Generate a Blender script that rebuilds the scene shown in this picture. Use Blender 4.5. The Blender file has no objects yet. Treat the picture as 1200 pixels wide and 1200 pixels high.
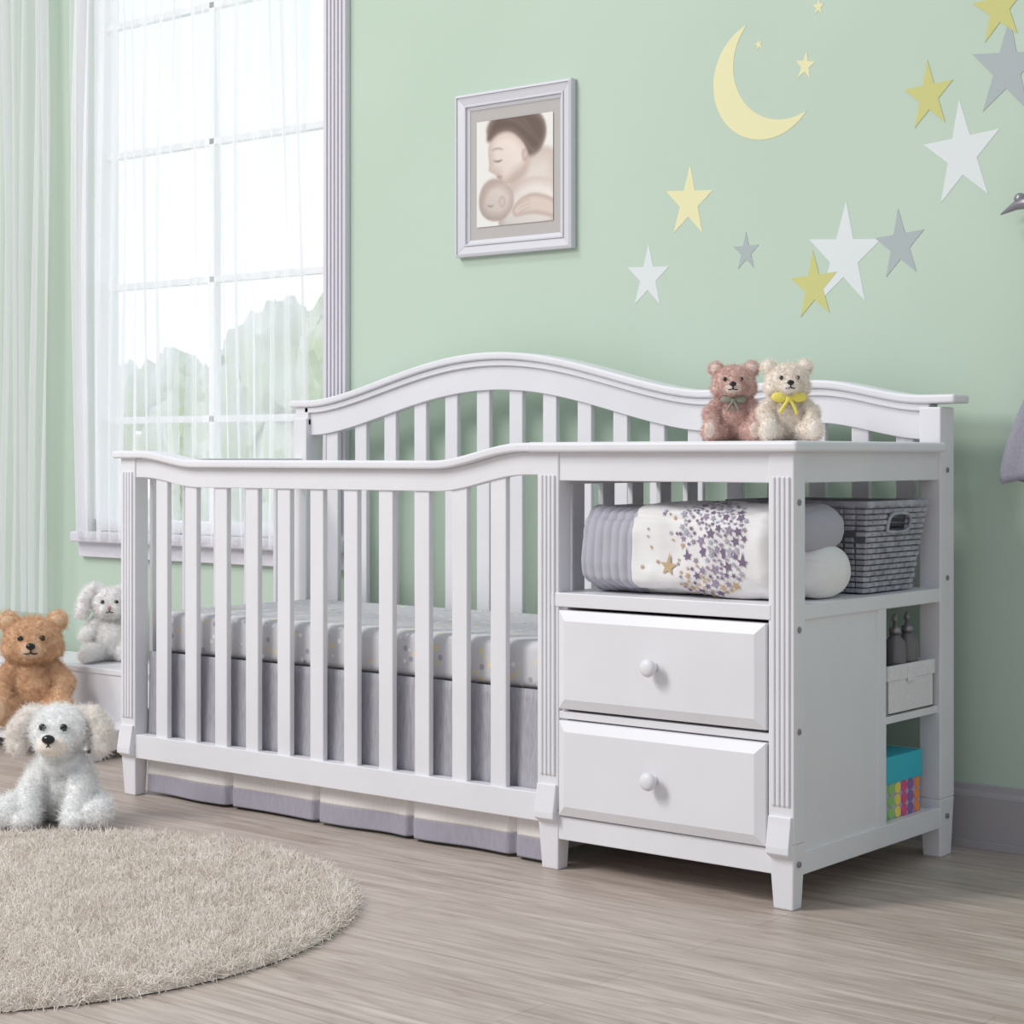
import bpy, bmesh, math, random
import numpy as np
from mathutils import Vector, Matrix, noise
random.seed(7)
scene=bpy.context.scene
scene.view_settings.view_transform='Standard'
scene.view_settings.look='None'

# ---------------------------------------------------------------- materials
def lin(c):
    return tuple(((v/255)/12.92 if v/255<=.04045 else ((v/255+.055)/1.055)**2.4) for v in c)
def new_mat(name,rgb,rough=.6,spec=.3,metal=0,sheen=0):
    m=bpy.data.materials.new(name); m.use_nodes=True
    b=m.node_tree.nodes['Principled BSDF']
    b.inputs['Base Color'].default_value=(*lin(rgb),1)
    b.inputs['Roughness'].default_value=rough
    b.inputs['Specular IOR Level'].default_value=spec
    b.inputs['Metallic'].default_value=metal
    if sheen: b.inputs['Sheen Weight'].default_value=sheen
    return m
def nodes(m): return m.node_tree.nodes, m.node_tree.links, m.node_tree.nodes['Principled BSDF']
def add_noise(m,rgb1,rgb2,scale=20,vec=(1,1,1),bump=0.0,detail=4,lo=.35,hi=.65,bscale=None,dist=.002):
    n,l,b=nodes(m)
    tc=n.new('ShaderNodeTexCoord'); mp=n.new('ShaderNodeMapping'); mp.inputs['Scale'].default_value=vec
    l.new(tc.outputs['Object'],mp.inputs['Vector'])
    t=n.new('ShaderNodeTexNoise'); t.inputs['Scale'].default_value=scale; t.inputs['Detail'].default_value=detail
    l.new(mp.outputs[0],t.inputs['Vector'])
    r=n.new('ShaderNodeValToRGB'); r.color_ramp.elements[0].position=lo; r.color_ramp.elements[1].position=hi
    r.color_ramp.elements[0].color=(*lin(rgb1),1); r.color_ramp.elements[1].color=(*lin(rgb2),1)
    l.new(t.outputs['Fac'],r.inputs[0]); l.new(r.outputs[0],b.inputs['Base Color'])
    if bump:
        t2=t
        if bscale:
            t2=n.new('ShaderNodeTexNoise'); t2.inputs['Scale'].default_value=bscale
            l.new(mp.outputs[0],t2.inputs['Vector'])
        bp=n.new('ShaderNodeBump'); bp.inputs['Strength'].default_value=bump; bp.inputs['Distance'].default_value=dist
        l.new(t2.outputs['Fac'],bp.inputs['Height']); l.new(bp.outputs[0],b.inputs['Normal'])
    return m
M={}
M['white']=add_noise(new_mat('painted_white_wood',(232,230,236),.38,.4),(230,228,232),(234,232,236),6,bump=.03,bscale=60)
M['wall']=add_noise(new_mat('green_wall_paint',(190,209,190),.85,.15),(193,210,193),(197,213,197),2,bump=.05,bscale=220)
M['trim']=new_mat('window_trim_paint',(222,218,226),.45)
M['base']=new_mat('baseboard_paint',(178,171,174),.5)
M['black']=new_mat('black_plastic',(18,16,16),.2,.6)
M['bolt']=new_mat('bolt_metal',(150,148,152),.35,.5,.7)
# floor
def floor_mat():
    m=new_mat('grey_oak_planks',(180,170,165),.42,.35); n,l,b=nodes(m)
    tc=n.new('ShaderNodeTexCoord')
    mp=n.new('ShaderNodeMapping'); mp.inputs['Scale'].default_value=(1.5,20,1)
    l.new(tc.outputs['Object'],mp.inputs['Vector'])
    t=n.new('ShaderNodeTexNoise'); t.inputs['Scale'].default_value=2.2; t.inputs['Detail'].default_value=8; t.inputs['Roughness'].default_value=.66; t.inputs['Distortion'].default_value=.9
    l.new(mp.outputs[0],t.inputs['Vector'])
    r=n.new('ShaderNodeValToRGB'); e=r.color_ramp.elements
    e[0].position=.30; e[0].color=(*lin((158,141,130)),1); e[1].position=.70; e[1].color=(*lin((211,197,187)),1)
    k=e.new(.5); k.color=(*lin((188,173,163)),1)
    l.new(t.outputs['Fac'],r.inputs[0])
    br=n.new('ShaderNodeTexBrick'); br.inputs['Scale'].default_value=1; br.inputs['Brick Width'].default_value=1.2; br.inputs['Row Height'].default_value=.13
    br.inputs['Mortar Size'].default_value=.0010; br.inputs['Color1'].default_value=(.89,.88,.87,1); br.inputs['Color2'].default_value=(1,1,1,1); br.inputs['Mortar'].default_value=(.66,.64,.62,1)
    l.new(tc.outputs['Object'],br.inputs['Vector'])
    mx=n.new('ShaderNodeMix'); mx.data_type='RGBA'; mx.blend_type='MULTIPLY'; mx.inputs[0].default_value=1
    l.new(r.outputs[0],mx.inputs[6]); l.new(br.outputs[0],mx.inputs[7]); l.new(mx.outputs[2],b.inputs['Base Color'])
    bp=n.new('ShaderNodeBump'); bp.inputs['Strength'].default_value=.12; bp.inputs['Distance'].default_value=.002
    l.new(t.outputs['Fac'],bp.inputs['Height']); l.new(bp.outputs[0],b.inputs['Normal'])
    return m
M['floor']=floor_mat()
# sheer curtain
def sheer(name,fac,col=(253,252,254)):
    m=bpy.data.materials.new(name); m.use_nodes=True; n=m.node_tree.nodes; l=m.node_tree.links
    n.remove(n['Principled BSDF']); out=n['Material Output']
    tr=n.new('ShaderNodeBsdfTransparent'); df=n.new('ShaderNodeBsdfDiffuse'); tl=n.new('ShaderNodeBsdfTranslucent')
    df.inputs[0].default_value=(*lin(col),1); tl.inputs[0].default_value=(*lin(col),1)
    a=n.new('ShaderNodeMixShader'); a.inputs[0].default_value=.62; l.new(df.outputs[0],a.inputs[1]); l.new(tl.outputs[0],a.inputs[2])
    lw=n.new('ShaderNodeLayerWeight'); lw.inputs[0].default_value=.35
    mr=n.new('ShaderNodeMapRange'); mr.inputs[3].default_value=fac; mr.inputs[4].default_value=min(1,fac+.40)
    l.new(lw.outputs['Facing'],mr.inputs[0])
    mx=n.new('ShaderNodeMixShader'); l.new(mr.outputs[0],mx.inputs[0]); l.new(tr.outputs[0],mx.inputs[1]); l.new(a.outputs[0],mx.inputs[2])
    l.new(mx.outputs[0],out.inputs[0]); return m
M['sheer']=sheer('sheer_voile',.50)

# ---------------------------------------------------------------- builders
def link(o,parent=None):
    scene.collection.objects.link(o)
    if parent: o.parent=parent
    return o
def empty(name,loc=(0,0,0),rot=0):
    e=bpy.data.objects.new(name,None); e.empty_display_size=.05; e.location=loc; e.rotation_euler=(0,0,rot); scene.collection.objects.link(e); return e
class MB:
    def __init__(s): s.v=[]; s.f=[]
    def hexa(s,p):
        i=len(s.v); s.v+=p
        s.f+=[(i,i+3,i+2,i+1),(i+4,i+5,i+6,i+7),(i,i+1,i+5,i+4),(i+1,i+2,i+6,i+5),(i+2,i+3,i+7,i+6),(i+3,i,i+4,i+7)]
    def box(s,x0,x1,y0,y1,z0,z1):
        s.hexa([(x0,y0,z0),(x1,y0,z0),(x1,y1,z0),(x0,y1,z0),(x0,y0,z1),(x1,y0,z1),(x1,y1,z1),(x0,y1,z1)]); return s
    def taper(s,a,b):
        s.hexa([(a[0],a[2],a[4]),(a[1],a[2],a[4]),(a[1],a[3],a[4]),(a[0],a[3],a[4]),(b[0],b[2],b[4]),(b[1],b[2],b[4]),(b[1],b[3],b[4]),(b[0],b[3],b[4])]); return s
    def band(s,x0,x1,y0,y1,zb,zt,n=60):
        i0=len(s.v)
        for k in range(n+1):
            x=x0+(x1-x0)*k/n; a,b=zb(x),zt(x)
            s.v+=[(x,y0,a),(x,y1,a),(x,y1,b),(x,y0,b)]
        for k in range(n):
            a=i0+4*k; b=a+4
            for j in range(4):
                s.f.append((a+j,a+(j+1)%4,b+(j+1)%4,b+j))
        s.f.append((i0,i0+3,i0+2,i0+1)); e=i0+4*n; s.f.append((e,e+1,e+2,e+3)); return s
    def prism(s,poly,fn,a,b):
        i=len(s.v); n=len(poly)
        s.v+=[fn(p,a) for p in poly]+[fn(p,b) for p in poly]
        s.f.append(tuple(range(i,i+n))); s.f.append(tuple(reversed(range(i+n,i+2*n))))
        for k in range(n): s.f.append((i+k,i+n+k,i+n+(k+1)%n,i+(k+1)%n))
        return s
    def obj(s,name,mat,parent=None,bevel=.002,smooth=False,seg=2):
        me=bpy.data.meshes.new(name); me.from_pydata(s.v,[],s.f); 
        bm=bmesh.new(); bm.from_mesh(me); bmesh.ops.recalc_face_normals(bm,faces=bm.faces); bm.to_mesh(me); bm.free()
        me.materials.append(mat); o=bpy.data.objects.new(name,me); link(o,parent)
        if bevel:
            md=o.modifiers.new('bevel','BEVEL'); md.width=bevel; md.segments=seg; md.limit_method='ANGLE'; md.angle_limit=math.radians(40)
        if smooth:
            for p in me.polygons: p.use_smooth=True
        return o
def grid_obj(name,nu,nv,fn,mat,parent=None,wrapu=False,solid=0):
    v=[];f=[]
    for j in range(nv+1):
        for i in range(nu+(0 if wrapu else 1)): v.append(fn(i/nu,j/nv))
    w=nu if wrapu else nu+1
    for j in range(nv):
        for i in range(nu):
            a=j*w+i; b=j*w+(i+1)%w
            f.append((a,b,b+w,a+w))
    me=bpy.data.meshes.new(name); me.from_pydata(v,[],f); me.materials.append(mat)
    for p in me.polygons: p.use_smooth=True
    o=bpy.data.objects.new(name,me); link(o,parent)
    if solid:
        md=o.modifiers.new('solid','SOLIDIFY'); md.thickness=solid
    return o
def ico(sub):
    bm=bmesh.new(); bmesh.ops.create_icosphere(bm,subdivisions=sub,radius=1)
    v=[tuple(x.co) for x in bm.verts]; f=[tuple(x.index for x in q.verts) for q in bm.faces]; bm.free(); return v,f
ICO2,ICO3=ico(2),ico(3)
def sphere(name,loc,r,mat,parent=None):
    me=bpy.data.meshes.new(name); me.from_pydata([(p[0]*r[0]+loc[0],p[1]*r[1]+loc[1],p[2]*r[2]+loc[2]) for p in ICO3[0]],[],ICO3[1]); me.materials.append(mat)
    for p in me.polygons: p.use_smooth=True
    return link(bpy.data.objects.new(name,me),parent)
def lathe(name,prof,mat,parent=None,seg=32,mtx=None):
    v=[];f=[]
    for r,z in prof:
        for k in range(seg):
            a=2*math.pi*k/seg; v.append(Vector((r*math.cos(a),r*math.sin(a),z)))
    if mtx: v=[mtx@p for p in v]
    for j in range(len(prof)-1):
        for k in range(seg):
            f.append((j*seg+k,j*seg+(k+1)%seg,(j+1)*seg+(k+1)%seg,(j+1)*seg+k))
    f.append(tuple(reversed(range(seg)))); f.append(tuple(range((len(prof)-1)*seg,len(prof)*seg)))
    me=bpy.data.meshes.new(name); me.from_pydata([tuple(p) for p in v],[],f); me.materials.append(mat)
    for p in me.polygons: p.use_smooth=len(p.vertices)==4
    return link(bpy.data.objects.new(name,me),parent)
def tube(name,pts,r,mat,parent=None,radii=None,cyc=False):
    cu=bpy.data.curves.new(name,'CURVE'); cu.dimensions='3D'; cu.bevel_depth=r; cu.bevel_resolution=4; cu.use_fill_caps=True
    sp=cu.splines.new('NURBS'); sp.points.add(len(pts)-1); sp.order_u=3; sp.use_endpoint_u=True; sp.use_cyclic_u=cyc
    for i,p in enumerate(pts):
        sp.points[i].co=(*p,1)
        if radii: sp.points[i].radius=radii[i]
    cu.materials.append(mat)
    o=bpy.data.objects.new(name,cu); return link(o,parent)
def sm(a,b,x):
    t=max(0,min(1,(x-a)/(b-a))); return t*t*(3-2*t)

# ---------------------------------------------------------------- room shell
WY=.80
WX0,WX1,WZ0,WZ1=-3.187,-2.063,.64,2.62
w=MB()
w.box(-4.6,WX0,WY,WY+.12,0,2.9).box(WX1,3.2,WY,WY+.12,0,2.9).box(WX0,WX1,WY,WY+.12,0,WZ0).box(WX0,WX1,WY,WY+.12,WZ1,2.9)
w.obj('wall_back',M['wall'],None,0)
MB().box(-4.6,3.2,-4.4,WY+.12,-.05,0).obj('floor',M['floor'],None,0)
bb=MB()
bb.box(-4.6,3.2,WY-.014,WY,0,.115)
bb.prism([(0,.115),(-.014,.115),(-.012,.122),(-.006,.13),(-.004,.142),(0,.145)],lambda p,x:(x,WY+p[0],p[1]),-4.6,3.2)
bb.box(-4.6,3.2,WY-.022,WY-.014,0,.018)
bb.obj('baseboard_back',M['base'],None,.001)
# window
win=empty('window_1')
fr=MB()
fr.box(WX0,WX0+.035,WY+.02,WY+.10,WZ0,WZ1).box(WX1-.035,WX1,WY+.02,WY+.10,WZ0,WZ1)
fr.box(WX0,WX1,WY+.02,WY+.10,WZ0,WZ0+.04).box(WX0,WX1,WY+.02,WY+.10,WZ1-.04,WZ1)
fr.box(-2.64,-2.615,WY+.045,WY+.075,WZ0,WZ1)
for z in (1.01,1.455,1.895,2.33): fr.box(WX0,WX1,WY+.045,WY+.075,z-.011,z+.011)
fr.obj('sash',new_mat('sash_paint',(252,252,253),.4),win,.002)
tr=MB()
tr.box(WX1,WX1+.092,WY-.022,WY,.60,2.9)
for k in range(5): tr.box(WX1+.012+k*.015,WX1+.020+k*.015,WY-.028,WY-.022,.66,2.85)
tr.box(WX0-.035,WX0,WY-.018,WY,.60,2.9)
tr.obj('casing',M['trim'],win,.002)
MB().box(WX0-.04,WX1+.11,WY-.05,WY+.05,.605,.64).obj('sill',M['trim'],win,.006)
MB().box(WX0-.03,WX1+.10,WY-.02,WY,.555,.605).obj('apron',M['trim'],win,.002)
def curtain(name,x0,x1,z0,z1,y,folds,amp,seed,gather=1.0):
    def fn(u,v):
        ph=u*folds*2*math.pi+1.1*math.sin(3*v+seed)+2.2*noise.noise(Vector((u*4,seed,0)))
        a=amp*(.7+.5*noise.noise(Vector((u*6,v*2,seed+3))))
        xx=x0+(x1-x0)*u+.012*math.sin(5*v+u*9+seed)
        return (xx, y+a*math.sin(ph)+.35*a*math.sin(2.3*ph+v*4), z0+(z1-z0)*v)
    return grid_obj(name,220,40,fn,M['sheer'])
curtain('sheer_curtain',-3.20,-2.66,.62,2.75,WY-.062,9,.017,1)
curtain('sheer_curtain',-2.62,-2.085,.62,2.75,WY-.062,8,.017,5)
curtain('sheer_curtain',-3.64,-3.31,.36,2.75,WY-.075,6,.022,9)

# outside: lawn and trees
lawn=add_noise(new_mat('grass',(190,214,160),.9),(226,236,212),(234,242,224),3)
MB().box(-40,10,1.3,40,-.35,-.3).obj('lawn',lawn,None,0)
leaf=add_noise(new_mat('hazed_foliage',(190,215,165),.8),(232,240,218),(254,255,251),3,lo=.4,hi=.6)  # leaf green bleached near white: bright outdoor haze put into the colour
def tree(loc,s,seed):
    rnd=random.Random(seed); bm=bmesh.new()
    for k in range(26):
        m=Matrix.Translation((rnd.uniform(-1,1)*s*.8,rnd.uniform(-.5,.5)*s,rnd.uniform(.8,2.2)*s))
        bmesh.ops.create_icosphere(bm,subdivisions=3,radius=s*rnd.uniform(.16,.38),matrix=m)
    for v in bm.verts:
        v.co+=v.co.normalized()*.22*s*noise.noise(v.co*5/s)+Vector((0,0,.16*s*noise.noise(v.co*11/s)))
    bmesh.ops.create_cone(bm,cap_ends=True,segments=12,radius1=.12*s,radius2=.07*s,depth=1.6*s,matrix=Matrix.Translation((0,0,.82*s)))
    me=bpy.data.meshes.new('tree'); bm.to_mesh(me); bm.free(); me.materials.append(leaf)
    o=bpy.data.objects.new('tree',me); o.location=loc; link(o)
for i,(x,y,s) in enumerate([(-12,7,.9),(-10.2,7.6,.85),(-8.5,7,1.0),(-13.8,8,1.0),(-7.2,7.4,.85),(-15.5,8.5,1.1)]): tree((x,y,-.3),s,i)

# ---------------------------------------------------------------- crib
crib=empty('crib_with_changing_table')
W=M['white']
def ztf(x):
    return .905-.024*sm(-1.95,-1.74,x)+.039*sm(-.93,-.67,x)
def ztb(x):
    if x<-.62: return 1.03+.137*(0.5+0.5*math.cos(math.pi*max(-1,min(1,(x+1.30)/.67))))**.8+ (.022*(1-sm(-1.98,-1.3,x)) if x<-1.3 else .022*sm(-1.3,-.62,x))
    return 1.052+.016*sm(-.62,-.40,x)-.04*sm(-.32,-.04,x)
front=MB()
front.band(-2.055,-.634,-.016,.046,lambda x:ztf(x)-.02,ztf,90)
front.obj('front_rail_cap',W,crib,.006,seg=3)
f2=MB(); f2.band(-2.037,-.634,.004,.03,lambda x:ztf(x)-.07,lambda x:ztf(x)-.02,90); f2.box(-1.98,-.634,.002,.034,.10,.162)
f2.obj('front_rails',W,crib,.002)
sl=MB()
for k in range(11):
    x=-.776-.113*k; sl.box(x,x+.045,.009,.025,.15,ztf(x)-.06)
sl.obj('front_slats',W,crib,.003)
def post(mb,x0,x1,ztop,y0=0.0,y1=.045):
    mb.box(x0,x1,y0,y1,.13,ztop)
    mb.taper((x0+.008,x1-.006,y0+.006,y1-.004,0),(x0,x1,y0,y1,.13))
def flutes(mb,x0,x1,y,z0,z1):
    n=4; wd=(x1-x0-.014)/n
    for k in range(n):
        a=x0+.007+k*wd; mb.box(a+.0015,a+wd-.0015,y-.005,y+.002,z0,z1)
def footblock(mb,x0,x1):
    mb.prism([(.002,.185),(-.006,.185),(-.008,.170),(-.016,.125),(-.016,.112),(.002,.100)],lambda p,x:(x,p[0],p[1]),x0+.003,x1-.003)
ps=MB(); fl=MB(); fb=MB()
for x0,x1,zt in ((-2.037,-1.979,.89),(-.636,-.578,.90),(-.056,.002,.90)):
    post(ps,x0,x1,zt); flutes(fl,x0,x1,0,.205,.85); footblock(fb,x0,x1)
for x0,x1 in ((-2.037,-1.985),(-.05,.002)):
    ps.box(x0,x1,.632,.70,.13,1.0); ps.taper((x0+.005,x1-.005,.640,.695,0),(x0,x1,.632,.70,.13))
ps.obj('posts',W,crib,.003); fl.obj('post_flutes',W,crib,.002,seg=3); fb.obj('foot_brackets',W,crib,.002)
bp=MB(); bp.band(-2.055,.036,.630,.708,lambda x:ztb(x)-.02,ztb,160); bp.obj('back_rail_cap',W,crib,.006,seg=3)
bp=MB(); bp.band(-2.0,-.03,.650,.684,lambda x:ztb(x)-.10,lambda x:ztb(x)-.02,160)
bp.box(-2.0,-.03,.648,.690,.16,.23)
bp.box(-2.037,-1.985,.640,.695,.98,1.04)
bp.obj('back_rails',W,crib,.002)
bp=MB(); bp.band(-2.0,-.03,.640,.650,lambda x:ztb(x)-.036,lambda x:ztb(x)-.02,160); bp.obj('back_moulding',W,crib,.002)
sl=MB()
for k in range(17):
    x=-1.93+.113*k
    if x>-.1: break
    sl.box(x,x+.045,.659,.675,.20 if x<-.62 else .56,ztb(x+.02)-.09)
sl.obj('back_slats',W,crib,.003)
for nm,xx in (('left_end',-2.03),('inner_end',-.626)):
    e=MB()
    e.box(xx,xx+.03,.04,.64,.83,.885); e.box(xx,xx+.03,.04,.64,.16,.22)
    for k in range(5):
        y=.085+k*.113; e.box(xx+.007,xx+.022,y,y+.045,.2,.85)
    e.obj(nm+'_panel',W,crib,.003)
c=MB()
c.box(-.652,.020,-.020,.628,.899,.921); c.obj('changer_top',W,crib,.007,seg=3)
c=MB()
c.box(-.58,-.05,.004,.024,.838,.90)
c.box(-.022,-.004,.04,.64,.838,.90)
c.box(-.58,-.05,.62,.638,.838,.90)
c.box(-.60,-.05,-.002,.66,.568,.598)
c.box(-.052,.0,.02,.64,.568,.598)
c.box(-.58,-.05,.003,.03,.328,.344)
c.box(-.58,-.05,.003,.03,.068,.118)
c.box(-.022,-.001,.04,.64,.066,.112)
c.box(-.60,-.01,.03,.64,.075,.108)
c.box(-.60,-.56,.01,.36,.11,.57)
c.obj('changer_frame',W,crib,.002)
c=MB(); c.box(-.018,-.006,.04,.352,.10,.575); c.obj('side_panel',W,crib,.001)
c=MB(); c.box(-.30,-.002,.350,.388,.108,.570)
c.box(-.315,-.30,.35,.64,.108,.57)
c.box(-.56,-.02,.343,.352,.108,.57)
c.box(-.30,-.006,.386,.64,.322,.338); c.obj('side_cubby',W,crib,.0015)
def drawer(name,z0,z1):
    d=MB(); x0,x1=-.574,-.058
    d.box(x0,x1,-.004,.02,z0,z1)
    i=.022
    d.hexa([(x0,-.004,z0),(x1,-.004,z0),(x1,-.004,z1),(x0,-.004,z1),(x0+i,-.014,z0+i),(x1-i,-.014,z0+i),(x1-i,-.014,z1-i),(x0+i,-.014,z1-i)])
    d.box(x0+.02,x1-.02,.02,.34,z0+.01,z1-.01)
    d.obj(name,W,crib,.0015)
    zc=(z0+z1)/2+.002
    mt=Matrix.Translation((-.318,-.014,zc))@Matrix.Rotation(math.radians(90),4,'X')
    lathe(name+'_knob',[(.011,-.002),(.008,.004),(.0075,.012),(.012,.016),(.0175,.020),(.019,.025),(.017,.030),(.010,.0335),(.002,.0345)],W,crib,32,mt)
drawer('upper_drawer',.350,.561); drawer('lower_drawer',.121,.325)
def bolt(x,y,z,ax='x'):
    mt=Matrix.Translation((x,y,z))@Matrix.Rotation(math.radians(90),4,'Y' if ax=='x' else 'X')
    lathe('bolt',[(.006,-.001),(.006,.0012),(.004,.002),(.001,.0015)],M['bolt'],crib,16,mt)
for y,z in ((.02,.80),(.02,.55),(.02,.35),(.02,.09),(.665,.86),(.665,.62),(.665,.09)): bolt(.003,y,z)

# mattress
def mattress_mat():
    m=new_mat('star_print_sheet',(196,195,204),.85,.1); n,l,b=nodes(m)
    tc=n.new('ShaderNodeTexCoord')
    v=n.new('ShaderNodeTexVoronoi'); v.inputs['Scale'].default_value=38; l.new(tc.outputs['Object'],v.inputs['Vector'])
    r=n.new('ShaderNodeMath'); r.operation='LESS_THAN'; r.inputs[1].default_value=.26; l.new(v.outputs['Distance'],r.inputs[0])
    cr=n.new('ShaderNodeValToRGB'); cr.color_ramp.interpolation='CONSTANT'; e=cr.color_ramp.elements
    e[0].color=(*lin((240,238,241)),1); e[1].position=.5; e[1].color=(*lin((232,214,172)),1); k=e.new(.75); k.color=(*lin((176,172,182)),1)
    l.new(v.outputs['Color'],cr.inputs[0])
    mx=n.new('ShaderNodeMix'); mx.data_type='RGBA'; mx.inputs[6].default_value=(*lin((212,210,213)),1)
    l.new(r.outputs[0],mx.inputs[0]); l.new(cr.outputs[0],mx.inputs[7]); l.new(mx.outputs[2],b.inputs['Base Color']); return m
mm=mattress_mat()
MB().box(-1.965,-.645,.05,.640,.375,.482).obj('crib_mattress',mm,None,.022,seg=5,smooth=True)
def fabric(name,a,b_,sc=(260,30,30)):
    return add_noise(new_mat(name,a,.9,.1,sheen=.2),a,b_,1,vec=sc,bump=.15,lo=.3,hi=.7,dist=.001)
gsk=fabric('skirt_grey_linen',(160,157,165),(184,181,188)); bsk=fabric('skirt_cream_linen',(230,224,221),(238,233,230)); lsk=fabric('skirt_lavender_band',(158,153,166),(170,166,178))
skirt=empty('crib_skirt')
def skpanel(nm,z0,z1,mat,flare):
    def fn(u,v):
        x=-1.972+1.33*u; z=z0+(z1-z0)*v
        k=(.375-z)/.36
        fold=.006*k*math.sin(u*23+math.sin(u*9))
        p=0
        for c0 in (.235,.47,.70,.93):
            d=(u-c0)/.007; p+=.018*k*math.exp(-d*d)
        return (x,.043+fold+p-.006*k,z)
    return grid_obj(nm,260,12,fn,mat,skirt,solid=.002)
skpanel('main',.12,.378,gsk,0); skpanel('cream_band',.054,.12,bsk,0); skpanel('hem_band',.008,.054,lsk,0)
MB().box(-1.97,-1.966,.05,.62,.02,.375).obj('side_drop',gsk,skirt,0)
MB().box(-.648,-.644,.05,.62,.02,.375).obj('inner_drop',gsk,skirt,0)

# ---------------------------------------------------------------- comforter
quilt=empty('folded_comforter')
qw=add_noise(new_mat('quilt_white',(236,233,234),.9,.1,sheen=.2),(236,232,232),(244,241,241),8,bump=.4,bscale=11,dist=.016)
qg=new_mat('quilt_grey_pleats',(182,180,190),.85,.1,sheen=.2)
def rollfn(x0,x1,cy,cz,ry,rz,n=2.5,rib=0,seed=0,e0=1,e1=1):
    def P(x,a,off=0):
        t=(x-x0)/(x1-x0); s=1.0
        if e0 and t<.5: s*=(1-(1-min(1,(x-x0)/.04))**2.2)**.5 if x-x0<.04 else 1
        if e1 and t>=.5: s*=(1-(1-min(1,(x1-x)/.05))**2.2)**.5 if x1-x<.05 else 1
        ca,sa=math.cos(a),math.sin(a)
        yy=abs(ca)**(2/n)*(1 if ca>=0 else -1); zz=abs(sa)**(2/n)*(1 if sa>=0 else -1)
        w=1+.10*noise.noise(Vector((x*7,ca*1.5+seed,sa*1.5)))+.035*noise.noise(Vector((x*22,ca*4+seed,sa*4)))
        w-=.05*math.exp(-((sa-.35+.6*x)/.07)**2)*(1 if ca<0 else 0)
        if rib: w+=rib*abs(math.sin(x*math.pi/.022))
        s=s*w
        z=cz+rz*zz*s+off*sa
        return (x,cy+ry*yy*s+off*ca,max(z,cz-rz+.001))
    return P
def roll(name,P,x0,x1,mat,nx=120):
    def fn(u,v): 
        x=x0+(x1-x0)*v; return P(x,2*math.pi*u)
    o=grid_obj(name,96,nx,fn,mat,quilt,wrapu=True)
    bm=bmesh.new(); bm.from_mesh(o.data); be=[e for e in bm.edges if e.is_boundary]; bmesh.ops.edgeloop_fill(bm,edges=be); bmesh.ops.recalc_face_normals(bm,faces=bm.faces); bm.to_mesh(o.data); bm.free()
    return o
RZ=.098; CZ=.5985+RZ
Pm=rollfn(-.405,-.050,.150,CZ,.122,RZ,3.3,e0=0)
roll('main_fold',Pm,-.405,-.051,qw)
Pg=rollfn(-.568,-.398,.150,CZ-.004,.118,RZ-.005,3.1,rib=.03,seed=0,e1=0)
roll('pleated_fold',Pg,-.567,-.399,qg,160)
P2=rollfn(-.40,-.008,.205,.5985+.056,.085,.056,2.6,seed=4)
roll('lower_lobe',P2,-.40,-.009,qw)
P3=rollfn(-.40,-.018,.185,.742,.095,.048,2.6,rib=.05,seed=6)
roll('upper_lobe',P3,-.40,-.019,qg)
scol=[new_mat('quilt_star_plum',(128,112,138),.8),new_mat('quilt_star_grey',(178,176,190),.8),new_mat('quilt_star_tan',(198,170,136),.8),new_mat('quilt_star_lilac',(160,146,168),.8)]
sv=[[] for _ in scol]; sf=[[] for _ in scol]
rs=random.Random(3)
def qstar(P,x,a,r,ci,R=.11,off=.0024):
    # r is a real size on the cloth: find angular scale locally
    p0=Vector(P(x,a-.06)); p1=Vector(P(x,a+.06)); L=(p1-p0).length/.12
    L=max(L,.05)
    i=len(sv[ci]); rot=rs.uniform(0,6.28)
    sv[ci].append(P(x,a,off))
    for k in range(10):
        rr=r if k%2==0 else r*.42; t=rot+k*math.pi/5
        sv[ci].append(P(x+rr*math.cos(t),a+rr*math.sin(t)/L,off))
    for k in range(10): sf[ci].append((i,i+1+k,i+1+(k+1)%10))
placed=[]; tries=0
while len(placed)<190 and tries<20000:
    tries+=1
    ph=rs.uniform(-1.45,1.45); k=abs(rs.gauss(0,.36))
    rr=.165*(1.0-k*.75)
    x=-.298+rr*math.cos(ph)*1.05; dz=rr*math.sin(ph)
    a=math.pi*.93-dz/.115
    r=rs.choice([.005,.006,.008,.010,.013]) if k>.25 else rs.choice([.007,.009,.012,.014])
    if not(-.39<x<-.078 and math.pi*.35<a<math.pi*1.42): continue
    p=Vector(P_m) if False else Vector(Pm(x,a))
    if any((p-q).length<(r+s_)*.80 for q,s_ in placed): continue
    placed.append((p,r))
    qstar(Pm,x,a,r,rs.choice([0,0,1,1,3,3] if ph>-.6 else [2,2,0,3]))
for k in range(16): qstar(Pm,rs.uniform(-.38,-.30),math.pi*rs.uniform(.5,1.25),rs.choice([.004,.006]),rs.choice([1,2,3]))
for k in range(20): qstar(P2,rs.uniform(-.12,-.055),math.pi*rs.uniform(.3,1.1),.006,rs.choice([0,1,2,3]),.06)
qstar(Pm,-.315,math.pi*1.06,.022,2,off=.003)
for i,m in enumerate(scol):
    me=bpy.data.meshes.new('printed_stars'); me.from_pydata(sv[i],[],sf[i]); me.materials.append(m); link(bpy.data.objects.new('printed_stars_%d'%i,me),quilt)

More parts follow.
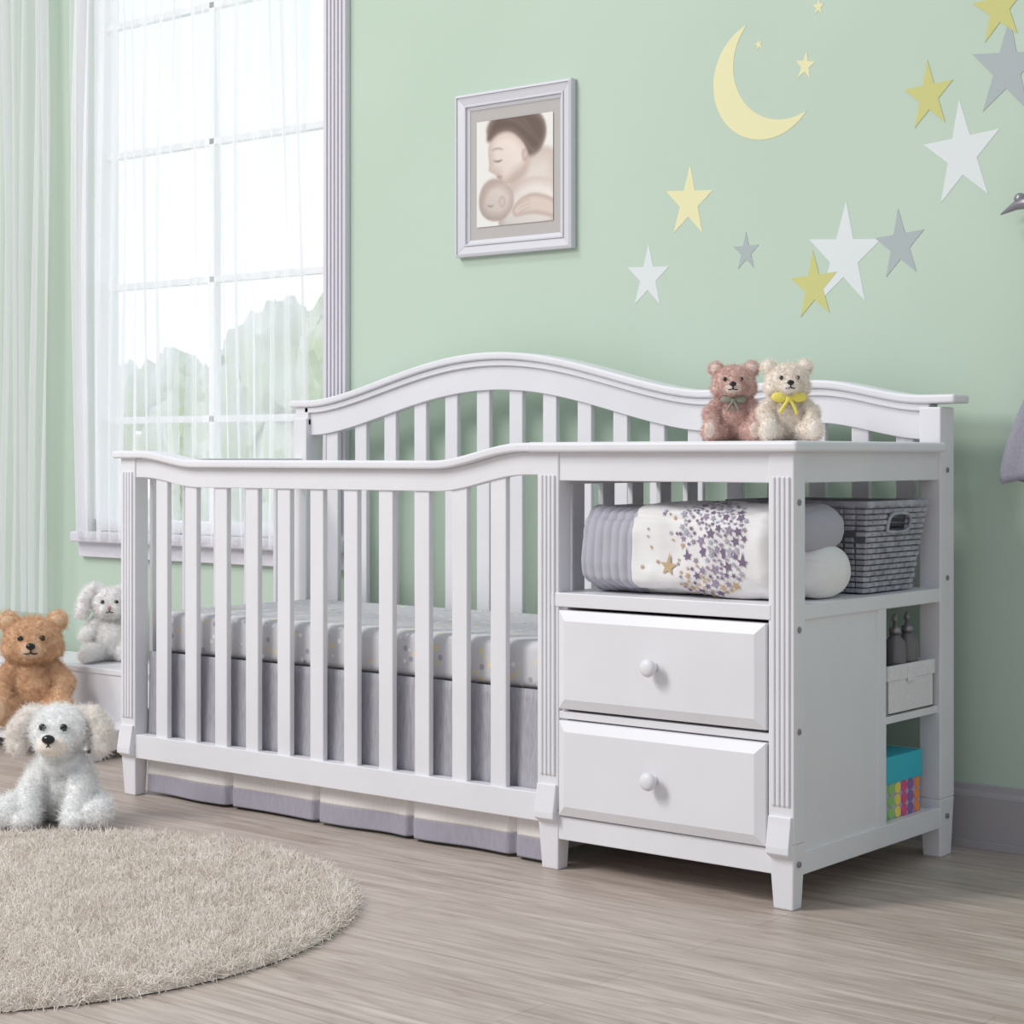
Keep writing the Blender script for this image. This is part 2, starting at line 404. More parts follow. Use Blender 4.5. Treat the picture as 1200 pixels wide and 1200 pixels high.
# ---------------------------------------------------------------- woven basket
bk=empty('woven_basket')
bm_=add_noise(new_mat('grey_paper_weave',(166,166,174),.7,.3),(154,154,163),(184,184,192),30)
dk=new_mat('basket_inner_shade',(96,96,104),.9)
bt=(-.36,-.012,.325,.600,.792); bo=(-.33,-.035,.355,.565,.600)
def bpt(side,s,t):
    def L(i): return bo[i]+(bt[i]-bo[i])*t
    x0,x1,y0,y1=L(0),L(1),L(2),L(3); z=bo[4]+(bt[4]-bo[4])*t
    if side==0: return Vector((x0+(x1-x0)*s,y0,z)),Vector((0,-1,.1))
    if side==1: return Vector((x1,y0+(y1-y0)*s,z)),Vector((1,0,-.1))
    if side==2: return Vector((x1-(x1-x0)*s,y1,z)),Vector((0,1,.1))
    return Vector((x0,y1-(y1-y0)*s,z)),Vector((-1,0,-.1))
b=MB()
for side in range(4):
    nr,nc=16,12
    for r in range(nr):
        for cc in range(nc):
            if side in(1,3) and 11<=r<=13 and 4<=cc<=7: continue
            s0,s1=cc/nc,(cc+1)/nc; t0,t1=(r+.06)/nr,(r+.94)/nr
            o=.0038 if (r+cc)%2 else .0012
            P=[bpt(side,s0,t0),bpt(side,s1,t0),bpt(side,s1,t1),bpt(side,s0,t1)]
            inn=[tuple(p-n*.003) for p,n in P]
            ss,tt=(s1-s0)*.14,(t1-t0)*.12
            Q=[bpt(side,s0+ss,t0+tt),bpt(side,s1-ss,t0+tt),bpt(side,s1-ss,t1-tt),bpt(side,s0+ss,t1-tt)]
            out=[tuple(p+n*o) for p,n in Q]
            b.hexa(inn+out)
b.obj('weave',bm_,bk,.0008,seg=1)
b=MB()
i=.006
x0,x1,y0,y1,z=bt
b.box(x0-.003,x1+.003,y0-.004,y0+.006,z-.008,z+.004).box(x0-.003,x1+.003,y1-.006,y1+.004,z-.008,z+.004).box(x0-.003,x0+.007,y0,y1,z-.008,z+.004).box(x1-.007,x1+.004,y0,y1,z-.008,z+.004)
b.obj('rim',bm_,bk,.003,seg=3)
b=MB()
b.taper((bo[0]+i,bo[1]-i,bo[2]+i,bo[3]-i,.601),(bt[0]+i+.012,bt[1]-i-.003,bt[2]+i,bt[3]-i,.735)); b.obj('inner_shade_box',dk,bk,0)  # solid dark box; its colour stands in for shade inside the basket
yc=.4625
xh=-.013
tube('handle',[(xh,yc-.05,.730),(xh+.004,yc-.052,.765),(xh+.005,yc,.770),(xh+.004,yc+.052,.765),(xh,yc+.05,.730),(xh-.003,yc,.727),(xh,yc-.05,.730)],.0035,bm_,bk)

# ---------------------------------------------------------------- side cubby items
bin_=empty('fabric_bin'); fm=fabric('bin_canvas',(226,223,226),(236,233,235),(120,120,120))
b=MB(); x0,x1,y0,y1,z0,z1=-.17,-.006,.40,.615,.339,.440
b.box(x0,x1,y0,y1,z0,z0+.006).box(x0,x1,y0,y0+.006,z0,z1).box(x0,x1,y1-.006,y1,z0,z1).box(x0,x0+.006,y0,y1,z0,z1).box(x1-.006,x1,y0,y1,z0,z1); b.obj('body',fm,bin_,.002,seg=3)
b=MB(); e_=.003; zz0,zz1=z1-.028,z1+.004
b.box(x0-e_,x1+e_,y0-e_,y0+.004,zz0,zz1).box(x0-e_,x1+e_,y1-.004,y1+e_,zz0,zz1).box(x0-e_,x0+.004,y0,y1,zz0,zz1).box(x1-.004,x1+e_,y0,y1,zz0,zz1); b.obj('cuff',fm,bin_,.0015,seg=3)
MB().box(x1+.003,x1+.005,.485,.515,z1-.035,z1-.002).obj('tab',fm,bin_,.001)
gl=new_mat('dispenser_smoked_glass',(112,106,108),.12,.6)
for yy,xx in ((.490,-.035),(.550,-.037)):
    d=empty('soap_dispenser',(xx,yy,.346))
    lathe('bottle',[(.022,0.0),(.024,.006),(.024,.126),(.021,.144),(.012,.154),(.011,.160)],gl,d)
    lathe('collar',[(.013,.160),(.013,.172),(.006,.175),(.004,.192)],M['bolt'],d)
    tube('spout',[(0,0,.188),(0,0,.200),(.006,-.012,.202),(.010,-.028,.192)],.0045,M['bolt'],d)
bx=empty('gift_box')
tq=new_mat('box_turquoise',(64,188,208),.5)
cols=[(150,205,120),(240,225,110),(225,95,140),(150,110,170),(240,150,90)]
x0,x1,y0,y1=-.16,-.024,.402,.585
MB().box(x0,x1,y0,y1,.109,.20).obj('body',new_mat('box_lilac',(190,175,205),.6),bx,.002)
MB().box(x0-.004,x1+.004,y0-.004,y1+.004,.188,.246).obj('lid',tq,bx,.002)
cm=[new_mat('dot_%d'%i,c_,.6) for i,c_ in enumerate(cols)]
for r in range(3):
    for q in range(6):
        mt=Matrix.Translation((x1,y0+.016+q*.030,.124+r*.026))@Matrix.Rotation(math.radians(90),4,'Y')
        lathe('dot',[(.0125,-.001),(.0125,.002)],cm[q*5//6],bx,20,mt)

# ---------------------------------------------------------------- framed photograph
pf=empty('picture_frame'); fx0,fx1,fz0,fz1=-1.544,-1.136,1.445,1.897
fmz=new_mat('frame_silver_white',(216,214,220),.35,.5)
def ring(mb,a,b_,ya,yb):
    (x0,x1,z0,z1),(X0,X1,Z0,Z1)=a,b_
    A=[(x0,z0),(x1,z0),(x1,z1),(x0,z1)]; B=[(X0,Z0),(X1,Z0),(X1,Z1),(X0,Z1)]
    for k in range(4):
        j=(k+1)%4
        mb.hexa([(A[k][0],WY-.001,A[k][1]),(A[j][0],WY-.001,A[j][1]),(B[j][0],WY-.001,B[j][1]),(B[k][0],WY-.001,B[k][1]),
                 (A[k][0],ya,A[k][1]),(A[j][0],ya,A[j][1]),(B[j][0],yb,B[j][1]),(B[k][0],yb,B[k][1])])
def ins(d): return (fx0+d,fx1-d,fz0+d,fz1-d)
b=MB(); ring(b,ins(0),ins(.008),WY-.022,WY-.026); ring(b,ins(.008),ins(.030),WY-.022,WY-.016); ring(b,ins(.030),ins(.036),WY-.020,WY-.020); ring(b,ins(.036),ins(.046),WY-.014,WY-.010)
b.obj('moulding',fmz,pf,.001)
x0,x1,z0,z1=ins(.044); MB().box(x0,x1,WY-.008,WY-.002,z0,z1).obj('mat_board',new_mat('mat_taupe',(190,184,181),.8),pf,0)
px0,px1,pz0,pz1=fx0+.070,fx1-.070,fz0+.080,fz1-.080
# the print: a fine grid whose vertex colours hold a soft sepia portrait (mother nuzzling a baby)
NU,NV=170,210
U,V=np.meshgrid(np.linspace(0,1,NU),np.linspace(0,1,NV))
img=np.ones((NV,NU,3))*np.array([238,233,226.])
def smooth_poly(pts,it=3):
    for _ in range(it):
        q=[]
        for i_ in range(len(pts)):
            a,c2=pts[i_],pts[(i_+1)%len(pts)]
            q+=[(a[0]*.75+c2[0]*.25,a[1]*.75+c2[1]*.25),(a[0]*.25+c2[0]*.75,a[1]*.25+c2[1]*.75)]
        pts=q
    return pts
def sdf(pts):
    d=np.full(U.shape,9.); ins_=np.zeros(U.shape,bool)
    for i_ in range(len(pts)):
        ax_,ay=pts[i_]; bx_,by=pts[(i_+1)%len(pts)]
        ex,ey=bx_-ax_,by-ay; L=ex*ex+ey*ey+1e-12
        t=np.clip(((U-ax_)*ex+(V-ay)*ey)/L,0,1)
        d=np.minimum(d,np.hypot(U-ax_-t*ex,V-ay-t*ey))
        c_=((ay>V)!=(by>V))&(U<(ex)*(V-ay)/((by-ay) if by!=ay else 1e-9)+ax_)
        ins_^=c_
    return np.where(ins_,d,-d)
def paint(pts,c,soft=.02,edge=None,ew=.08,alpha=1,grad=None,it=3):
    global img
    s=sdf(smooth_poly(pts,it)); a=np.clip(s/soft+.5,0,1)*alpha
    col=np.ones(img.shape)*np.array(c,float)
    if edge is not None:
        k=np.clip(s/ew,0,1)[...,None]; col=np.array(edge,float)*(1-k)+col*k
    if grad is not None:
        gx,gy,g=grad; col=col*(1+g*((U-.5)*gx+(V-.5)*gy))[...,None]
    img=img*(1-a[...,None])+col*a[...,None]
paint([(.50,.42),(.80,.28),(1.1,.36),(1.1,1.1),(.45,1.1),(.40,.70)],(230,214,202),.05,(212,190,176),.2)
paint([(.10,.12),(.22,-.06),(.55,-.12),(.84,-.02),(.92,.16),(.86,.32),(.72,.40),(.60,.34),(.46,.18),(.26,.16)],(104,84,74),.05,(140,116,104),.08)
paint([(.22,.13),(.42,.10),(.60,.20),(.70,.38),(.66,.52),(.54,.60),(.40,.62),(.32,.60),(.29,.56),(.27,.53),(.21,.50),(.155,.475),(.17,.43),(.16,.36),(.15,.24)],(236,216,203),.02,(212,186,171),.10,grad=(.25,-.25,.5),it=2)
paint([(.46,.50),(.62,.44),(.70,.40),(.66,.56),(.52,.62),(.40,.63)],(188,160,145),.10,alpha=.5)
paint([(.12,.16),(.22,-.05),(.55,-.1),(.86,.0),(.93,.18),(.82,.36),(.70,.34),(.62,.24),(.46,.12),(.28,.13),(.16,.22)],(112,90,79),.04,(140,116,104),.06)
for q in range(14):
    o_=q*.026
    paint([(.24+o_*.9,.02-.01*q*.3),(.45+o_*.7,.0+o_*.2),(.66+o_*.5,.14+o_*.4),(.68+o_*.5,.155+o_*.4),(.45+o_*.7,.018+o_*.2)],(168,142,126) if q%2 else (82,64,57),.022,alpha=.5)
paint([(.60,.32),(.66,.30),(.69,.37),(.64,.43),(.60,.39)],(216,190,176),.025,(184,154,140),.025)
paint([(.21,.375),(.27,.395),(.36,.38),(.28,.41)],(96,74,66),.016)
paint([(.18,.29),(.27,.26),(.38,.295),(.27,.275)],(144,118,106),.02,alpha=.8)
paint([(.26,.525),(.31,.53),(.35,.55),(.29,.565)],(182,132,124),.02,alpha=.8)
paint([(.35,.80),(.50,.62),(.78,.56),(1.1,.66),(1.1,1.1),(.25,1.1)],(240,227,217),.03,(214,192,179),.10,grad=(.1,-.2,1))
paint([(.02,.74),(.08,.60),(.22,.545),(.40,.60),(.50,.72),(.48,.86),(.34,.96),(.16,.95),(.05,.87)],(236,218,206),.02,(204,178,164),.10,grad=(.15,-.2,1))
paint([(.03,.72),(.10,.59),(.24,.54),(.36,.585),(.28,.62),(.16,.66),(.08,.78)],(186,160,145),.06,alpha=.55)
paint([(.30,.74),(.36,.72),(.39,.79),(.34,.84),(.30,.80)],(220,196,183),.025,(190,162,148),.025)
paint([(.13,.79),(.18,.81),(.24,.80),(.18,.825)],(124,98,88),.016,alpha=.8)
paint([(.46,.86),(.58,.76),(.74,.72),(.92,.76),(1.1,.84),(1.1,1.0),(.80,.92),(.62,.92),(.50,.94)],(226,202,188),.025,(196,168,154),.05)
for q in range(3):
    paint([(.50+.02*q,.85+.03*q),(.62,.795+.035*q),(.74,.775+.04*q),(.62,.805+.035*q)],(182,154,140),.016,alpha=.6)
k1=np.exp(-np.arange(-4,5)**2/(2*1.1**2)); k1/=k1.sum()
for c_ in range(3):
    P_=np.pad(img[...,c_],4,mode='edge')
    P_=np.apply_along_axis(lambda r_:np.convolve(r_,k1,'valid'),0,P_); P_=np.apply_along_axis(lambda r_:np.convolve(r_,k1,'valid'),1,P_)
    img[...,c_]=P_
g_=img.mean(2,keepdims=True); img=g_*.25+img*.75
img=np.clip(img,0,255)
vv=[];ff=[]
for j in range(NV):
    for i_ in range(NU): vv.append((px0+(px1-px0)*i_/(NU-1),WY-.0105,pz1-(pz1-pz0)*j/(NV-1)))
for j in range(NV-1):
    for i_ in range(NU-1): a=j*NU+i_; ff.append((a,a+NU,a+NU+1,a+1))
me=bpy.data.meshes.new('print'); me.from_pydata(vv,[],ff)
ca=me.color_attributes.new('Col','FLOAT_COLOR','POINT')
li=img/255.; li=np.where(li<=.04045,li/12.92,((li+.055)/1.055)**2.4)
ca.data.foreach_set('color',np.concatenate([li.reshape(-1,3),np.ones((NU*NV,1))],1).astype(np.float32).ravel())
pm=new_mat('sepia_print',(230,220,210),.35); n,l,b_=nodes(pm); at=n.new('ShaderNodeVertexColor'); at.layer_name='Col'; l.new(at.outputs[0],b_.inputs['Base Color'])
me.materials.append(pm); link(bpy.data.objects.new('print',me),pf)

# ---------------------------------------------------------------- wall decals
dm={'y':new_mat('decal_pale_yellow',(236,230,184),.7,.15),'o':new_mat('decal_mustard',(208,205,136),.7,.15),'w':new_mat('decal_white',(226,230,230),.7,.15),'g':new_mat('decal_grey',(178,186,186),.7,.15)}
for si,(x,z,r,c_,rot) in enumerate([(-.401,1.978,.021,'y',0),(-.569,1.91,.015,'y',10),(-.438,1.84,.037,'y',-8),(-.110,1.727,.084,'o',3),(.064,1.905,.085,'o',5),(.083,1.765,.117,'g',-4),(-.027,1.584,.127,'w',4),(-.776,1.537,.096,'y',-3),(-.606,1.399,.050,'g',0),(-.331,1.370,.132,'w',-3),(-.184,1.386,.086,'g',4),(-.413,1.303,.087,'o',3),(-.903,1.354,.087,'w',-2)]):
    v=[]
    for k in range(10):
        rr=r if k%2==0 else r*.38; t=math.pi/2+k*math.pi/5+math.radians(rot)
        v.append((.78*rr*math.cos(t),rr*math.sin(t)))
    mb=MB(); mb.prism(v,lambda p,y:(p[0],y,p[1]),0,{'o':-.0012,'g':-.0009}.get(c_,-.0006))
    o=mb.obj('wall_decal_star',dm[c_],None,0); o.location=(x,WY-.0002,z)
R=.15; ax=math.radians(216)
sm_=.078; s0=(-sm_**2+.00168+.0207)/(2*(-sm_-.041)); R2=sm_-s0
outer=[(R*math.cos(math.radians(a)),R*math.sin(math.radians(a))) for a in range(110,323,4)]
cx,cz=s0*math.cos(ax),s0*math.sin(ax)
a_s=math.atan2(outer[-1][1]-cz,outer[-1][0]-cx); a_e=math.atan2(outer[0][1]-cz,outer[0][0]-cx)
if a_s<0: a_s+=2*math.pi
if a_e<0: a_e+=2*math.pi
inner=[(cx+R2*math.cos(a_s+(a_e-a_s)*k/50),cz+R2*math.sin(a_s+(a_e-a_s)*k/50)) for k in range(1,50)]
o=MB().prism(outer+inner,lambda p,y:(p[0],y,p[1]),0,-.0006).obj('wall_decal_moon',dm['y'],None,0); o.location=(-.552,WY-.0002,1.823)

# ---------------------------------------------------------------- hanging dress + hook
dr=empty('baby_dress'); dmat=fabric('dress_grey_cotton',(150,148,160),(164,161,173),(200,200,200))
DX=.30
def dfn(u,v):
    z=.835+.52*v
    hw=.205-.095*sm(0,.62,v)+.012*sm(.62,1,v)
    if v>.92: hw*=1-.12*(v-.92)/.08
    a=2*math.pi*u
    dep=.034*(1-.45*v)
    rip=1+.16*(1-v)*math.sin(a*11)
    return (DX+hw*math.cos(a)*(1+.02*(1-v)*math.sin(a*11)),.735+dep*math.sin(a)*rip,z+.006*math.sin(a*5)*(1-v))
grid_obj('body',120,30,dfn,dmat,dr,wrapu=True,solid=.002)
tube('strap_l',[(DX-.06,.735,1.35),(DX-.05,.735,1.40),(DX,.74,1.44)],.008,dmat,dr)
tube('strap_r',[(DX+.06,.735,1.35),(DX+.05,.735,1.40),(DX,.74,1.44)],.008,dmat,dr)
tube('hanger',[(DX-.11,.735,1.345),(DX-.04,.735,1.38),(DX,.735,1.40),(DX+.04,.735,1.38),(DX+.11,.735,1.345)],.006,M['bolt'],dr)
hk=empty('wall_hook'); hm=new_mat('pewter',(150,146,152),.35,.5,.6)
tube('bird_body',[(.085,.762,1.432),(.105,.758,1.440),(.135,.752,1.452),(.17,.75,1.450),(.21,.755,1.462),(.27,.765,1.47)],.012,hm,hk,radii=[.15,.5,1.1,1.3,.9,.4])
tube('hook_arm',[(.17,.75,1.445),(.20,.73,1.425),(.25,.73,1.42),(.30,.735,1.435),(.31,.74,1.46)],.005,hm,hk)
sphere('bird_head',(.135,.752,1.462),(.014,.013,.013),hm,hk)
MB().box(.20,.36,.785,.799,1.42,1.50).obj('plate',hm,hk,.005)
tube('stem',[(.21,.755,1.46),(.24,.78,1.46),(.25,.79,1.46)],.006,hm,hk)

# ---------------------------------------------------------------- step stool
st=empty('step_stool'); b=MB()
sx0,sx1=-3.75,-2.50; zl=.085
b.box(sx0,sx1,.24,.50,zl-.018,zl); b.box(sx0,sx1,.48,.74,.222,.240)
b.box(sx0,sx1,.485,.50,zl-.01,.225); 
for x in (sx0,sx1-.02,):
    b.box(x,x+.02,.25,.74,.025,zl-.017); b.box(x,x+.02,.49,.74,zl-.02,.225)
    b.box(x,x+.02,.25,.31,0,.04); b.box(x,x+.02,.68,.74,0,.04)
b.box(sx0,sx1,.255,.27,.035,zl-.017)
b.obj('steps',W,st,.003)

# ---------------------------------------------------------------- plush toys
def fur_mat(name,c1,c2):
    return add_noise(new_mat(name,c1,.95,.05,sheen=.3),c1,c2,60,bump=.6,bscale=220,dist=.003)
FURS=[]
def plush(name,loc,rot,H,chains,ells,fur,hairlen,count,details,vox=.014):
    root=empty(name,loc,rot)
    V_=[];F_=[]
    def add(tpl,mt):
        i0=len(V_); V_.extend([tuple(mt@Vector(p)) for p in tpl[0]]); F_.extend([(a+i0,b+i0,c+i0) for a,b,c in tpl[1]])
    for ch in chains:
        for (p,r),(q,s) in zip(ch[:-1],ch[1:]):
            p,q=Vector(p),Vector(q); n=max(2,int((q-p).length/(min(r,s)*.3)))
            for k in range(n+1):
                t=k/n; add(ICO2,Matrix.Translation(p.lerp(q,t))@Matrix.Scale(r+(s-r)*t,4))
    for e_ in ells: add(ICO3,Matrix.Translation(e_[0])@Matrix.Diagonal((*e_[1],1)))
    me=bpy.data.meshes.new(name+'_body'); me.from_pydata(V_,[],F_)
    o=bpy.data.objects.new('body',me); link(o)
    md=o.modifiers.new('r','REMESH'); md.mode='VOXEL'; md.voxel_size=vox
    md=o.modifiers.new('s','SMOOTH'); md.factor=.5; md.iterations=4
    dg=bpy.context.evaluated_depsgraph_get()
    me2=bpy.data.meshes.new_from_object(o.evaluated_get(dg)); o.modifiers.clear(); o.data=me2
    nrm=[v.normal.copy() for v in me2.vertices]
    for v,nn in zip(me2.vertices,nrm):
        v.co=v.co+nn*(.012*noise.noise(v.co*14)+.008*noise.noise(v.co*35))
        v.co.z=max(v.co.z,0.004)
        v.co*=H
    me2.materials.clear(); me2.materials.append(fur)
    for p in me2.polygons: p.use_smooth=True
    o.parent=root
    if count: FURS.append((o,hairlen,count))
    for d in details:
        k=d[0]
        if k=='ell': sphere(d[1],[c*H for c in d[2]],[c*H for c in d[3]],d[4],root)
        elif k=='tube': tube(d[1],[tuple(c*H for c in p) for p in d[2]],d[3]*H,d[4],root)
    return root
blk=M['black']
def face(hz,hy,ey=.085,ez=.03,nose=(.035,.022,.026),muzz=-.11,mz=-.02,nosemat=None,er=.026):
    return [('ell','eye_l',(-ey,hy+.012,hz+ez),(er,er*.8,er),blk),('ell','eye_r',(ey,hy+.012,hz+ez),(er,er*.8,er),blk),
       ('ell','nose',(0,hy+muzz,hz+mz),nose,nosemat or blk),
       ('tube','mouth',[(-.055,hy+muzz+.030,hz+mz-.065),(-.02,hy+muzz+.004,hz+mz-.072),(0,hy+muzz,hz+mz-.05),(.02,hy+muzz+.004,hz+mz-.072),(.055,hy+muzz+.030,hz+mz-.065)],.007,blk),
       ('tube','mouth_seam',[(0,hy+muzz-.004,hz+mz-.02),(0,hy+muzz-.002,hz+mz-.052)],.007,blk)]
def bow(z,y,mat,s=1):
    return [('ell','bow_knot',(0,y,z),(.03*s,.025*s,.03*s),mat),
      ('ell','bow_loop_l',(-.075*s,y+.005,z+.012*s),(.065*s,.022*s,.042*s),mat),('ell','bow_loop_r',(.075*s,y+.005,z+.012*s),(.065*s,.022*s,.042*s),mat),
      ('tube','bow_tail_l',[(0,y,z),(-.04*s,y-.02,z-.05*s),(-.07*s,y-.01,z-.11*s)],.014*s,mat),('tube','bow_tail_r',[(0,y,z),(.04*s,y-.02,z-.05*s),(.06*s,y-.01,z-.12*s)],.014*s,mat)]
def teddy(name,loc,rot,H,fur,pad,hl,cnt,extra=(),spread=1,fat=1.0):
    ch=[[((-.17,-.02,.47),.09),((-.29*fat,-.12,.34),.085),((-.25,-.26,.25),.08)],[((.17,-.02,.47),.09),((.29*fat,-.12,.34),.085),((.25,-.26,.25),.08)],
        [((-.12,-.05,.13),.13),((-.26*spread,-.36,.115),.105)],[((.12,-.05,.13),.13),((.26*spread,-.36,.115),.105)]]
    el=[((0,0,.26),(.24*fat,.20,.26)),((0,-.03,.43),(.17,.14,.12)),((0,-.05,.72),(.255,.21,.205)),((0,-.05,.65),(.275,.185,.135)),((0,-.22,.655),(.125,.11,.09)),
        ((-.215,-.01,.89),(.095,.055,.09)),((.215,-.01,.89),(.095,.055,.09)),
        ((-.27*spread,-.42,.145),(.10,.055,.13)),((.27*spread,-.42,.145),(.10,.055,.13))]
    d=face(.72,-.260,.095,.035,nose=(.042,.028,.030),muzz=-.095,mz=-.025)
    d+=[('ell','muzzle_patch',(0,-.248,.65),(.112,.098,.078),pad),
        ('ell','foot_pad_l',(-.27*spread,-.468,.145),(.066,.022,.095),pad),('ell','foot_pad_r',(.27*spread,-.468,.145),(.066,.022,.095),pad),
        ('ell','ear_inner_l',(-.215,-.052,.89),(.06,.025,.055),pad),('ell','ear_inner_r',(.215,-.052,.89),(.06,.025,.055),pad)]
    return plush(name,loc,rot,H,ch,el,fur,hl,cnt,d+list(extra))
pinkf=fur_mat('fur_dusty_pink',(218,182,172),(234,202,192)); creamf=fur_mat('fur_cream',(248,234,220),(253,244,233)); brownf=fur_mat('fur_caramel',(222,180,142),(238,202,166))
whitef=fur_mat('fur_white',(255,254,252),(255,255,254)); greyf=fur_mat('fur_pale_grey',(248,244,242),(254,252,250))
padc=fur_mat('fur_pad_light',(230,210,198),(238,220,208)); padb=fur_mat('fur_pad_tan',(222,190,158),(230,200,170)); padw=fur_mat('fur_pad_cream',(242,229,216),(248,237,226))
ygb=new_mat('yellow_ribbon',(240,225,110),.5); grb=new_mat('sage_ribbon',(150,152,140),.6)
teddy('teddy_bear',(-.350,.34,.921),math.radians(30),.183,pinkf,padc,.0034,13000,bow(.50,-.20,grb,1.1))
teddy('teddy_bear',(-.192,.30,.921),math.radians(38),.180,creamf,padw,.0034,13000,bow(.51,-.21,ygb,1.5))
teddy('teddy_bear',(-2.865,.335,zl),math.radians(50),.340,brownf,padb,.0065,22000)
ch=[[((-.17,-.02,.48),.10),((-.30,-.14,.34),.09)],[((.17,-.02,.48),.10),((.30,-.14,.34),.09)],
    [((-.13,-.05,.13),.13),((-.27,-.36,.12),.11)],[((.13,-.05,.13),.13),((.27,-.36,.12),.11)],
    [((-.10,0,.90),.06),((-.23,-.02,.93),.075),((-.33,-.05,.78),.09),((-.35,-.08,.62),.085)],[((.10,0,.90),.06),((.23,-.02,.93),.075),((.33,-.05,.78),.09),((.35,-.08,.62),.085)]]
el=[((0,0,.27),(.26,.21,.28)),((0,-.05,.73),(.23,.205,.21)),((-.06,-.21,.67),(.08,.07,.07)),((.06,-.21,.67),(.08,.07,.07))]
plush('stuffed_bunny',(-2.875,.64,.240),math.radians(48),.248,ch,el,greyf,.005,16000,face(.74,-.245,.085,.03,nose=(.026,.018,.02),muzz=-.045,mz=-.035,nosemat=new_mat('pink_nose',(205,150,150),.5)))
ch=[[((-.15,-.08,.45),.11),((-.21,-.26,.28),.10),((-.20,-.36,.11),.10)],[((.15,-.08,.45),.11),((.21,-.26,.28),.10),((.20,-.36,.11),.10)],
    [((-.2,-.02,.15),.15),((-.37,-.26,.13),.12),((-.37,-.36,.12),.12)],[((.2,-.02,.15),.15),((.37,-.26,.13),.12),((.37,-.36,.12),.12)],
    [((0,.2,.1),.07),((.1,.32,.12),.06)]]
el=[((0,0,.30),(.27,.22,.30)),((0,-.10,.78),(.245,.215,.20)),((0,-.08,.50),(.21,.17,.14)),((0,-.27,.70),(.15,.13,.105)),((0,-.22,.62),(.12,.1,.08)),((-.21,-.40,.08),(.10,.12,.08)),((.21,-.40,.08),(.10,.12,.08))]
d=face(.78,-.316,.09,.05,nose=(.055,.038,.040),muzz=-.12,mz=-.03,er=.032)
d+=[('ell','muzzle_patch',(0,-.322,.685),(.135,.118,.09),padw)]
DH=.288
dog=plush('stuffed_dog',(-1.862,-.318,.0),math.radians(36),DH,ch,el,whitef,.0065,26000,d)
earf=fur_mat('fur_ear_cream',(252,244,236),(255,250,245))
ech=[[((-.14,-.03,.90),.06),((-.27,-.05,.90),.075),((-.36,-.09,.76),.095),((-.36,-.11,.66),.085)],[((.14,-.03,.90),.06),((.27,-.05,.90),.075),((.36,-.09,.76),.095),((.36,-.11,.66),.085)]]
er_=plush('dog_ears',(0,0,0),0,DH,ech,[],earf,.006,8000,[]); er_.parent=dog; er_.name='ears'

# ---------------------------------------------------------------- rug
rg=add_noise(new_mat('beige_shag',(206,196,184),.95,.05,sheen=.3),(230,219,207),(247,239,230),22,bump=.5,bscale=160,dist=.004)
RR=.684
v=[];f=[];nr,na=70,240
v.append((0,0,.012))
for j in range(1,nr+1):
    r=RR*j/nr
    for k in range(na):
        a=2*math.pi*k/na; z=.012 if j<nr-1 else (.009 if j==nr-1 else .001)
        x_,y_=r*math.cos(a),r*math.sin(a)
        v.append((x_,y_,z+(.004*noise.noise(Vector((x_*30,y_*30,0)))+.002*noise.noise(Vector((x_*70,y_*70,3))) if j<nr-1 else 0)))
for k in range(na): f.append((0,1+k,1+(k+1)%na))
for j in range(nr-1):
    for k in range(na):
        a=1+j*na+k; b2=1+j*na+(k+1)%na; f.append((a,a+na,b2+na,b2))
me=bpy.data.meshes.new('round_rug'); me.from_pydata(v,[],f); me.materials.append(rg)
for p in me.polygons: p.use_smooth=True
rug=bpy.data.objects.new('round_rug',me); rug.location=(-1.198,-.972,0.001); link(rug)

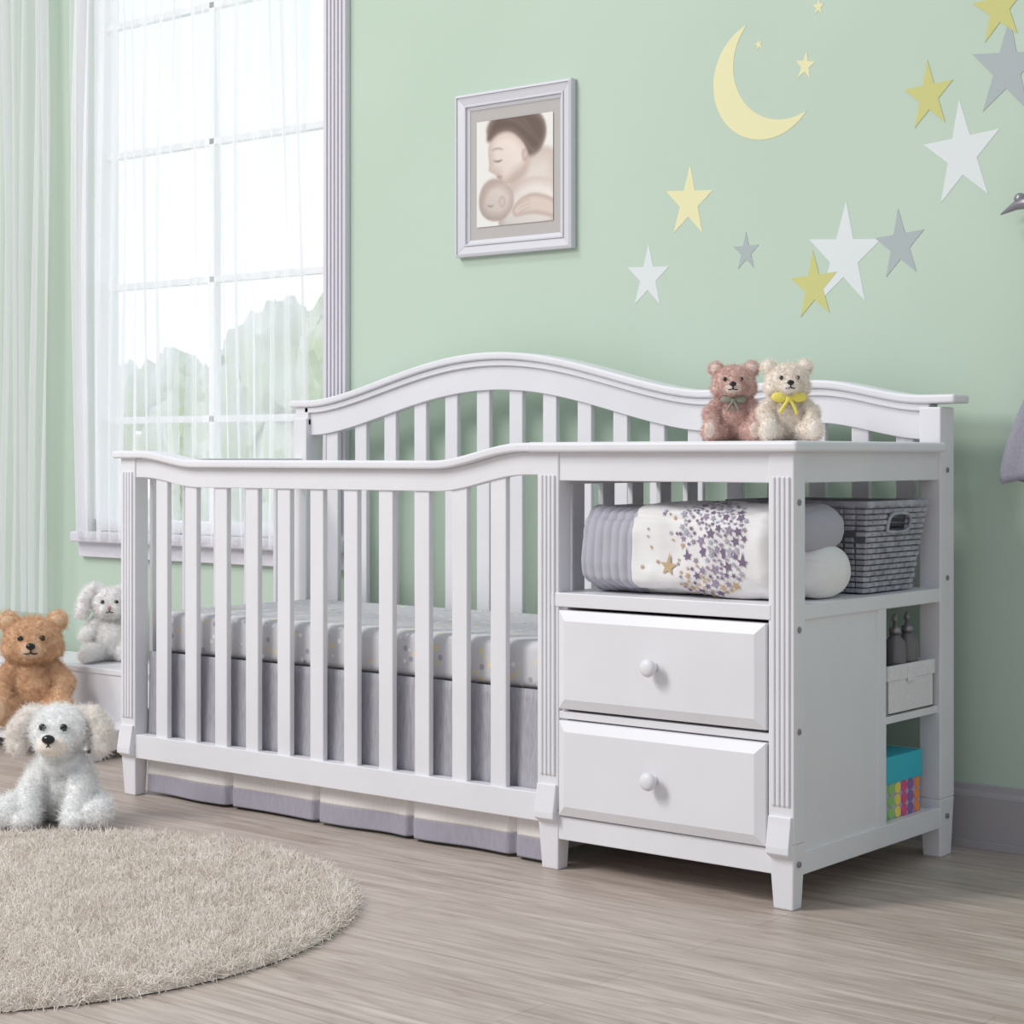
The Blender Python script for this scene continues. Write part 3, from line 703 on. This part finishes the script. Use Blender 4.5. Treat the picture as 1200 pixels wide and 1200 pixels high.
# ---------------------------------------------------------------- lights
wd=bpy.data.worlds.new('sky'); scene.world=wd; wd.use_nodes=True
n=wd.node_tree.nodes; l=wd.node_tree.links; bg=n['Background']
tc=n.new('ShaderNodeTexCoord'); sp=n.new('ShaderNodeSeparateXYZ'); l.new(tc.outputs['Generated'],sp.inputs[0])
cr=n.new('ShaderNodeValToRGB'); e=cr.color_ramp.elements
e[0].position=.0; e[0].color=(1,1,1,1); e[1].position=.26; e[1].color=(.80,.90,1,1)
mr=n.new('ShaderNodeMapRange'); mr.interpolation_type='SMOOTHSTEP'; mr.inputs[1].default_value=.1; mr.inputs[2].default_value=.55; mr.inputs[3].default_value=.60; mr.inputs[4].default_value=1.32
l.new(sp.outputs[1],mr.inputs[0]); l.new(mr.outputs[0],bg.inputs[1])
l.new(sp.outputs[2],cr.inputs[0]); l.new(cr.outputs[0],bg.inputs[0])
def area(name,loc,target,size,power,col=(1,1,1)):
    L=bpy.data.lights.new(name,'AREA'); L.shape='RECTANGLE'; L.size=size[0]; L.size_y=size[1]; L.energy=power; L.color=col
    o=bpy.data.objects.new(name,L); o.location=loc; o.rotation_euler=(Vector(target)-Vector(loc)).to_track_quat('-Z','Y').to_euler(); link(o)
area('softbox_key',(-2.6,-3.4,3.2),(-.6,.2,.4),(1.4,1.4),88,(1,.985,.96))
S=bpy.data.lights.new('sun','SUN'); S.energy=.88; S.angle=math.radians(12); S.color=(1,.975,.94)
o=bpy.data.objects.new('sun',S); o.rotation_euler=Vector((.45,.62,-.75)).to_track_quat('-Z','Y').to_euler(); link(o)

# ---------------------------------------------------------------- camera
cd=bpy.data.cameras.new('camera'); cam=bpy.data.objects.new('camera',cd); link(cam)
cam.location=(1.877,-3.179,.89); cam.rotation_euler=(math.radians(90),0,math.radians(39.1))
cd.sensor_width=36; cd.lens=65.76; cd.shift_y=-.0542; cd.clip_end=200
scene.camera=cam

# ---------------------------------------------------------------- fur and pile (last, so nothing re-evaluates them)
for o,hl,count in FURS:
    o.modifiers.new('fur','PARTICLE_SYSTEM'); s=o.particle_systems[0].settings
    s.type='HAIR'; s.count=count; s.hair_length=hl; s.hair_step=4; s.emit_from='FACE'
    s.brownian_factor=hl*.9; s.root_radius=1; s.tip_radius=.3; s.radius_scale=.0008
rug.modifiers.new('pile','PARTICLE_SYSTEM'); s=rug.particle_systems[0].settings
s.type='HAIR'; s.count=90000; s.hair_length=.0095; s.hair_step=3; s.brownian_factor=.008; s.root_radius=1; s.tip_radius=.5; s.radius_scale=.0020
